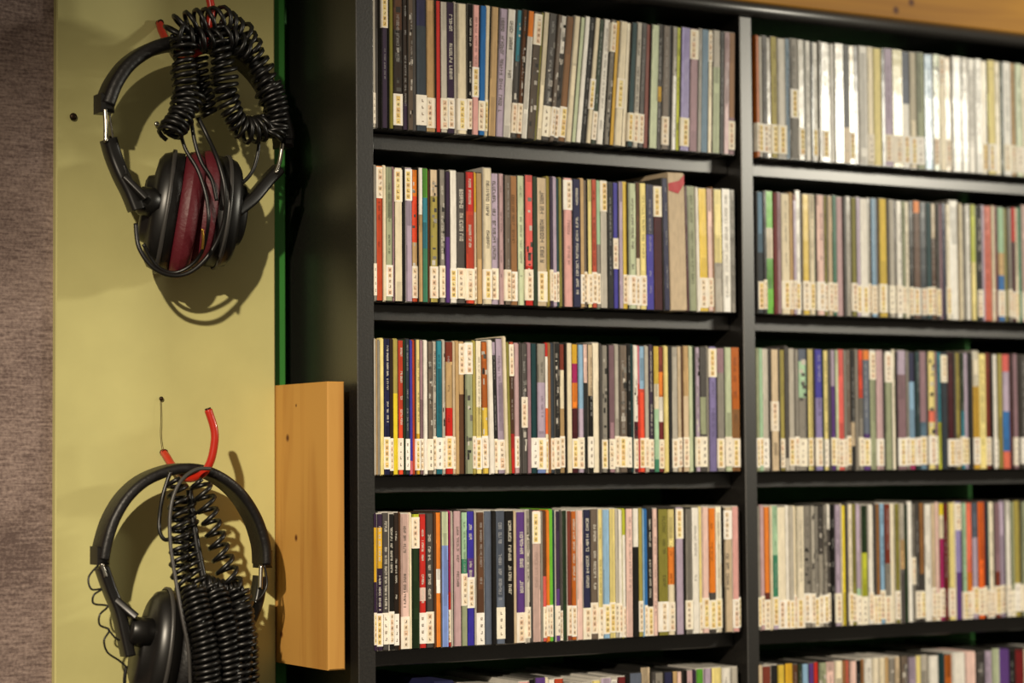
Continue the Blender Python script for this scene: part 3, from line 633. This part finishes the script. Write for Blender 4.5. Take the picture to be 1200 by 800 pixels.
def ear_cup(root, inv, c, axis, R, padmat, sy=.86, dome=False):
    """axis points outward (from the pad to the back of the cup)"""
    M4 = frame_matrix(c+inv, axis)
    m = MB()
    if dome: pr = [(0, .034), (R*.30, .0335), (R*.52, .031), (R*.72, .026), (R*.86, .019), (R*.90, .012), (R*.93, .010), (R*.93, .0), (0, .0)]
    else: pr = [(0, .031), (R*.42, .031), (R*.50, .029), (R*.53, .024), (R*.78, .022), (R*.88, .018), (R*.92, .012), (R*.93, .0), (0, .0)]
    m.lathe(pr, M4, 44, sy); cup = m.build('ear_cup', PLASTIC, root, fix=True)
    m = MB(); m.lathe([(R*.94, .0115), (R*.965, .011), (R*.965, .008), (R*.94, .0075), (R*.94, .0115)], M4, 44, sy); m.build('trim_ring', GREYW, cup, fix=True)
    m = MB(); pr = []
    for k in range(15):
        a = 2*math.pi*k/14; pr.append((R*.74 + R*.25*math.cos(a), -.009 + .0105*math.sin(a)))
    m.lathe(pr, M4, 48, sy)
    m.build('ear_pad', padmat, root, fix=True)
    m = MB(); m.lathe([(0, -.003), (R*.55, -.003), (R*.58, 0)], M4, 30, sy); m.build('driver_cloth', RUBBER, root, fix=True)
    return M4

def cable(root, inv, l, r=.0016, name='cable', mt=None, n=8):
    m = MB(); m.tube([p+inv for p in path_px(l, n)], r, 8); return m.build(name, mt or RUBBER, root)

def coiled(root, inv, l, rad, pitch, wire, seed, phase=0.0, jitter=.12):
    m = MB(); m.tube([p+inv for p in coil([at(a, b, y) for a, b, y in l], rad, pitch, wire, phase, jitter, seed)], wire, 7)
    return m.build('coiled_cord', RUBBER, root)

# --- upper pair
YH = .058
root = empty('headphones', at(225, 60, YH)); inv = -root.location
tag(root, 'upper black headphones with maroon ear pads hanging under tangled coiled cord', 'headphones')
hb = path_px([(122, 124, YH), (133, 97, YH), (152, 73, YH), (182, 56, YH), (222, 50, YH), (262, 58, YH), (296, 82, YH), (318, 115, YH), (330, 150, YH), (332, 165, YH)])
m = MB(); m.sweep([(p+inv, a, b) for p, a, b in band_frames(hb)], rounded(.0125, .030, .45)); m.build('headband', LEATHER, root, fix=True)
for q in ((122, 124), (332, 165)):
    c = at(*q, YH) + inv; m = MB(); m.cbox(c.x-.0062, c.x+.0062, c.y-.012, c.y+.010, c.z-.007, c.z+.010, .003); m.build('end_cap', PLASTIC, root)
cable(root, inv, [(123, 128, .048), (124, 146, .047), (124, 166, .046)], .0022, 'slider_rod', CHROME)
cable(root, inv, [(128, 128, .070), (130, 146, .070), (133, 166, .070)], .0011, 'slider_rod', CHROME)
cable(root, inv, [(331, 168, .048), (328, 188, .047), (323, 203, .046)], .0022, 'slider_rod', CHROME)
def yoke(pts, wdt, thk):
    pp = path_px(pts); m = MB(); m.sweep([(p+inv, a, b) for p, a, b in band_frames(pp)], rounded(thk, wdt, .3)); return m.build('yoke', PLASTIC, root, fix=True)
yoke([(127, 163, .055), (133, 184, .055), (142, 206, .052), (152, 226, .05), (160, 246, .048)], .018, .0125)
yoke([(144, 206, .045), (158, 220, .040), (170, 232, .036)], .010, .006)
yoke([(326, 198, .055), (312, 213, .053), (295, 233, .05), (276, 248, .048)], .016, .011)
cl = at(183, 252, .052); cr = at(262, 246, .060)
axl = Vector((-1, .34, .17)); axr = Vector((1, -.16, -.12))
ear_cup(root, inv, at(206, 250, .062), axl, .059, MAROON, .62)
ear_cup(root, inv, at(247, 247, .066), axr, .055, MAROON, .62)
m = MB(); p = at(171, 236, .052)+inv; m.lathe([(0, .008), (.010, .008), (.013, .005), (.014, -.012), (0, -.012)], frame_matrix(p, axl), 24); m.build('pivot', PLASTIC, root, fix=True)
cable(root, inv, [(159, 262, .045), (163, 290, .040), (180, 314, .036), (203, 323, .034), (226, 317, .030), (248, 294, .026), (262, 262, .018), (264, 225, .012), (256, 190, .018), (243, 160, .032), (232, 138, .036)], .0021)
cable(root, inv, [(168, 286, .050), (184, 312, .050), (208, 319, .046), (234, 300, .034), (244, 262, .014), (242, 232, .016), (232, 200, .022), (218, 176, .030), (212, 158, .034)], .0018)
cable(root, inv, [(301, 150, .045), (303, 172, .045), (297, 198, .045), (284, 214, .046), (266, 221, .048)], .0018)
cable(root, inv, [(224, 140, .034), (228, 165, .030), (236, 190, .026), (248, 210, .022), (254, 235, .020)], .0019)
cable(root, inv, [(129, 160, .06), (136, 178, .05), (146, 196, .045), (150, 212, .04)], .0012)
# coiled cord thrown over the hook in several passes
W = .0021
coiled(root, inv, [(203, 44, .042), (212, 32, .036), (226, 26, .032), (246, 24, .030), (262, 24, .032), (280, 36, .036), (294, 58, .040), (306, 82, .040), (316, 108, .038), (322, 134, .036), (322, 160, .036)], .0108, .0078, W, 1, 0, .2)
coiled(root, inv, [(216, 48, .034), (215, 70, .032), (217, 94, .030), (216, 118, .028), (209, 140, .028), (206, 158, .030)], .0098, .0064, W, 2, 0, .25)
coiled(root, inv, [(231, 40, .052), (233, 66, .052), (236, 92, .050), (241, 116, .050), (245, 134, .050)], .0068, .0060, W, 3)
coiled(root, inv, [(258, 34, .030), (258, 58, .028), (262, 84, .028), (264, 108, .028), (272, 132, .030), (284, 150, .034), (300, 152, .036), (314, 146, .038)], .0100, .0066, W, 4, 0, .2)
coiled(root, inv, [(318, 100, .034), (324, 124, .032), (326, 146, .032), (318, 158, .034)], .0085, .0047, W, 5)
coiled(root, inv, [(226, 108, .030), (218, 130, .026), (206, 146, .024), (198, 158, .022)], .0100, .0058, W, 6, 0, .25)
coiled(root, inv, [(206, 36, .036), (222, 44, .030), (244, 46, .028), (268, 44, .030), (286, 60, .034)], .0100, .0080, W, 8, 1, .25)
m = MB(); m.tube([p+inv for p in path_px([(237, 268, .004), (238, 280, .005), (237, 292, .007)])], .0013, 8); m.build('cable_plug', BRASS, root)

# --- lower pair
YH = .060
root = empty('headphones', at(213, 560, YH)); inv = -root.location
tag(root, 'lower black headphones with black ear pads hanging on the red hook, coiled cord bundled', 'headphones')
hb = path_px([(117, 655, YH), (121, 634, YH), (130, 607, YH), (147, 580, YH), (172, 560, YH), (208, 549, YH), (243, 554, YH), (273, 574, YH), (294, 604, YH), (305, 636, YH), (307, 660, YH)])
m = MB(); m.sweep([(p+inv, a, b) for p, a, b in band_frames(hb)], rounded(.0095, .030, .45)); m.build('headband', LEATHER, root, fix=True)
for q in ((117, 652), (308, 656)):
    c = at(*q, YH) + inv; m = MB(); m.cbox(c.x-.0055, c.x+.0055, c.y-.012, c.y+.010, c.z-.007, c.z+.009, .003); m.build('end_cap', PLASTIC, root)
cable(root, inv, [(119, 660, .048), (124, 676, .047)], .0022, 'slider_rod', CHROME)
cable(root, inv, [(306, 662, .048), (305, 690, .046)], .0022, 'slider_rod', CHROME)
yoke([(119, 664, .055), (128, 690, .054), (138, 715, .052), (144, 740, .050), (150, 768, .048)], .018, .0095)
yoke([(132, 700, .050), (146, 712, .044), (158, 722, .038)], .010, .007)
yoke([(305, 675, .055), (300, 705, .053), (290, 730, .05), (276, 750, .048)], .016, .010)
axl = Vector((-1, .10, .16))
ear_cup(root, inv, at(197, 768, .056), axl, .062, LEATHER, .66)
ear_cup(root, inv, at(246, 768, .066), Vector((1, -.1, -.1)), .055, LEATHER, .62)
m = MB(); p = at(161, 740, .046)+inv; m.lathe([(0, .008), (.011, .008), (.013, .006), (.0135, -.014), (0, -.014)], frame_matrix(p, axl), 24); m.build('pivot', PLASTIC, root, fix=True)
cable(root, inv, [(247, 549, .030), (230, 550, .028), (213, 562, .026), (203, 582, .024), (199, 606, .022), (200, 640, .018), (206, 680, .012), (214, 724, .004), (221, 762, 0), (223, 806, 0)], .0017, 'cable', GREYW)
cable(root, inv, [(200, 552, .040), (191, 580, .038), (187, 605, .038), (187, 622, .036), (193, 632, .034), (203, 630, .034)], .0019)
cable(root, inv, [(115, 662, .05), (104, 676, .046), (107, 690, .044), (119, 690, .044), (110, 697, .044), (110, 707, .044), (126, 710, .042), (117, 720, .040), (117, 732, .040), (128, 738, .038), (122, 750, .036), (126, 764, .036), (140, 774, .036), (149, 782, .034)], .0009)
cable(root, inv, [(126, 736, .038), (134, 746, .036), (140, 750, .036)], .0009)
cable(root, inv, [(310, 662, .045), (313, 684, .043), (307, 698, .042), (300, 704, .042)], .0010)
cable(root, inv, [(222, 574, .040), (225, 600, .038), (231, 640, .034), (238, 676, .030), (242, 700, .026)], .0034)
cable(root, inv, [(148, 780, .036), (146, 800, .036), (150, 825, .038)], .0016)
coiled(root, inv, [(207, 562, .038), (209, 590, .034), (211, 620, .030), (210, 650, .028), (213, 676, .024), (222, 700, .018), (232, 740, .012), (238, 780, .010), (240, 815, .010)], .0078, .0100, W, 11)
coiled(root, inv, [(233, 562, .036), (241, 588, .034), (249, 616, .032), (258, 646, .030), (268, 674, .028), (276, 694, .028)], .0085, .0112, W, 12)
coiled(root, inv, [(276, 690, .026), (282, 716, .022), (286, 742, .020), (288, 770, .020), (286, 812, .020)], .0105, .0056, W, 13)
coiled(root, inv, [(218, 584, .044), (220, 620, .042), (226, 660, .038), (233, 690, .030), (238, 720, .020), (247, 760, .010), (252, 812, .006)], .0078, .0085, W, 14, 1, .2)
coiled(root, inv, [(250, 690, .022), (258, 716, .012), (264, 744, .006), (268, 776, .004), (270, 815, .004)], .0105, .0050, W, 15)
coiled(root, inv, [(226, 690, .014), (232, 716, .006), (238, 744, .001), (242, 776, -.002), (244, 812, -.002)], .0100, .0048, W, 16)
coiled(root, inv, [(281, 704, .006), (284, 730, .004), (284, 760, .002), (280, 806, .002)], .0088, .0062, W, 17)
coiled(root, inv, [(236, 684, .032), (262, 692, .030), (284, 694, .030)], .0085, .0052, W, 18)
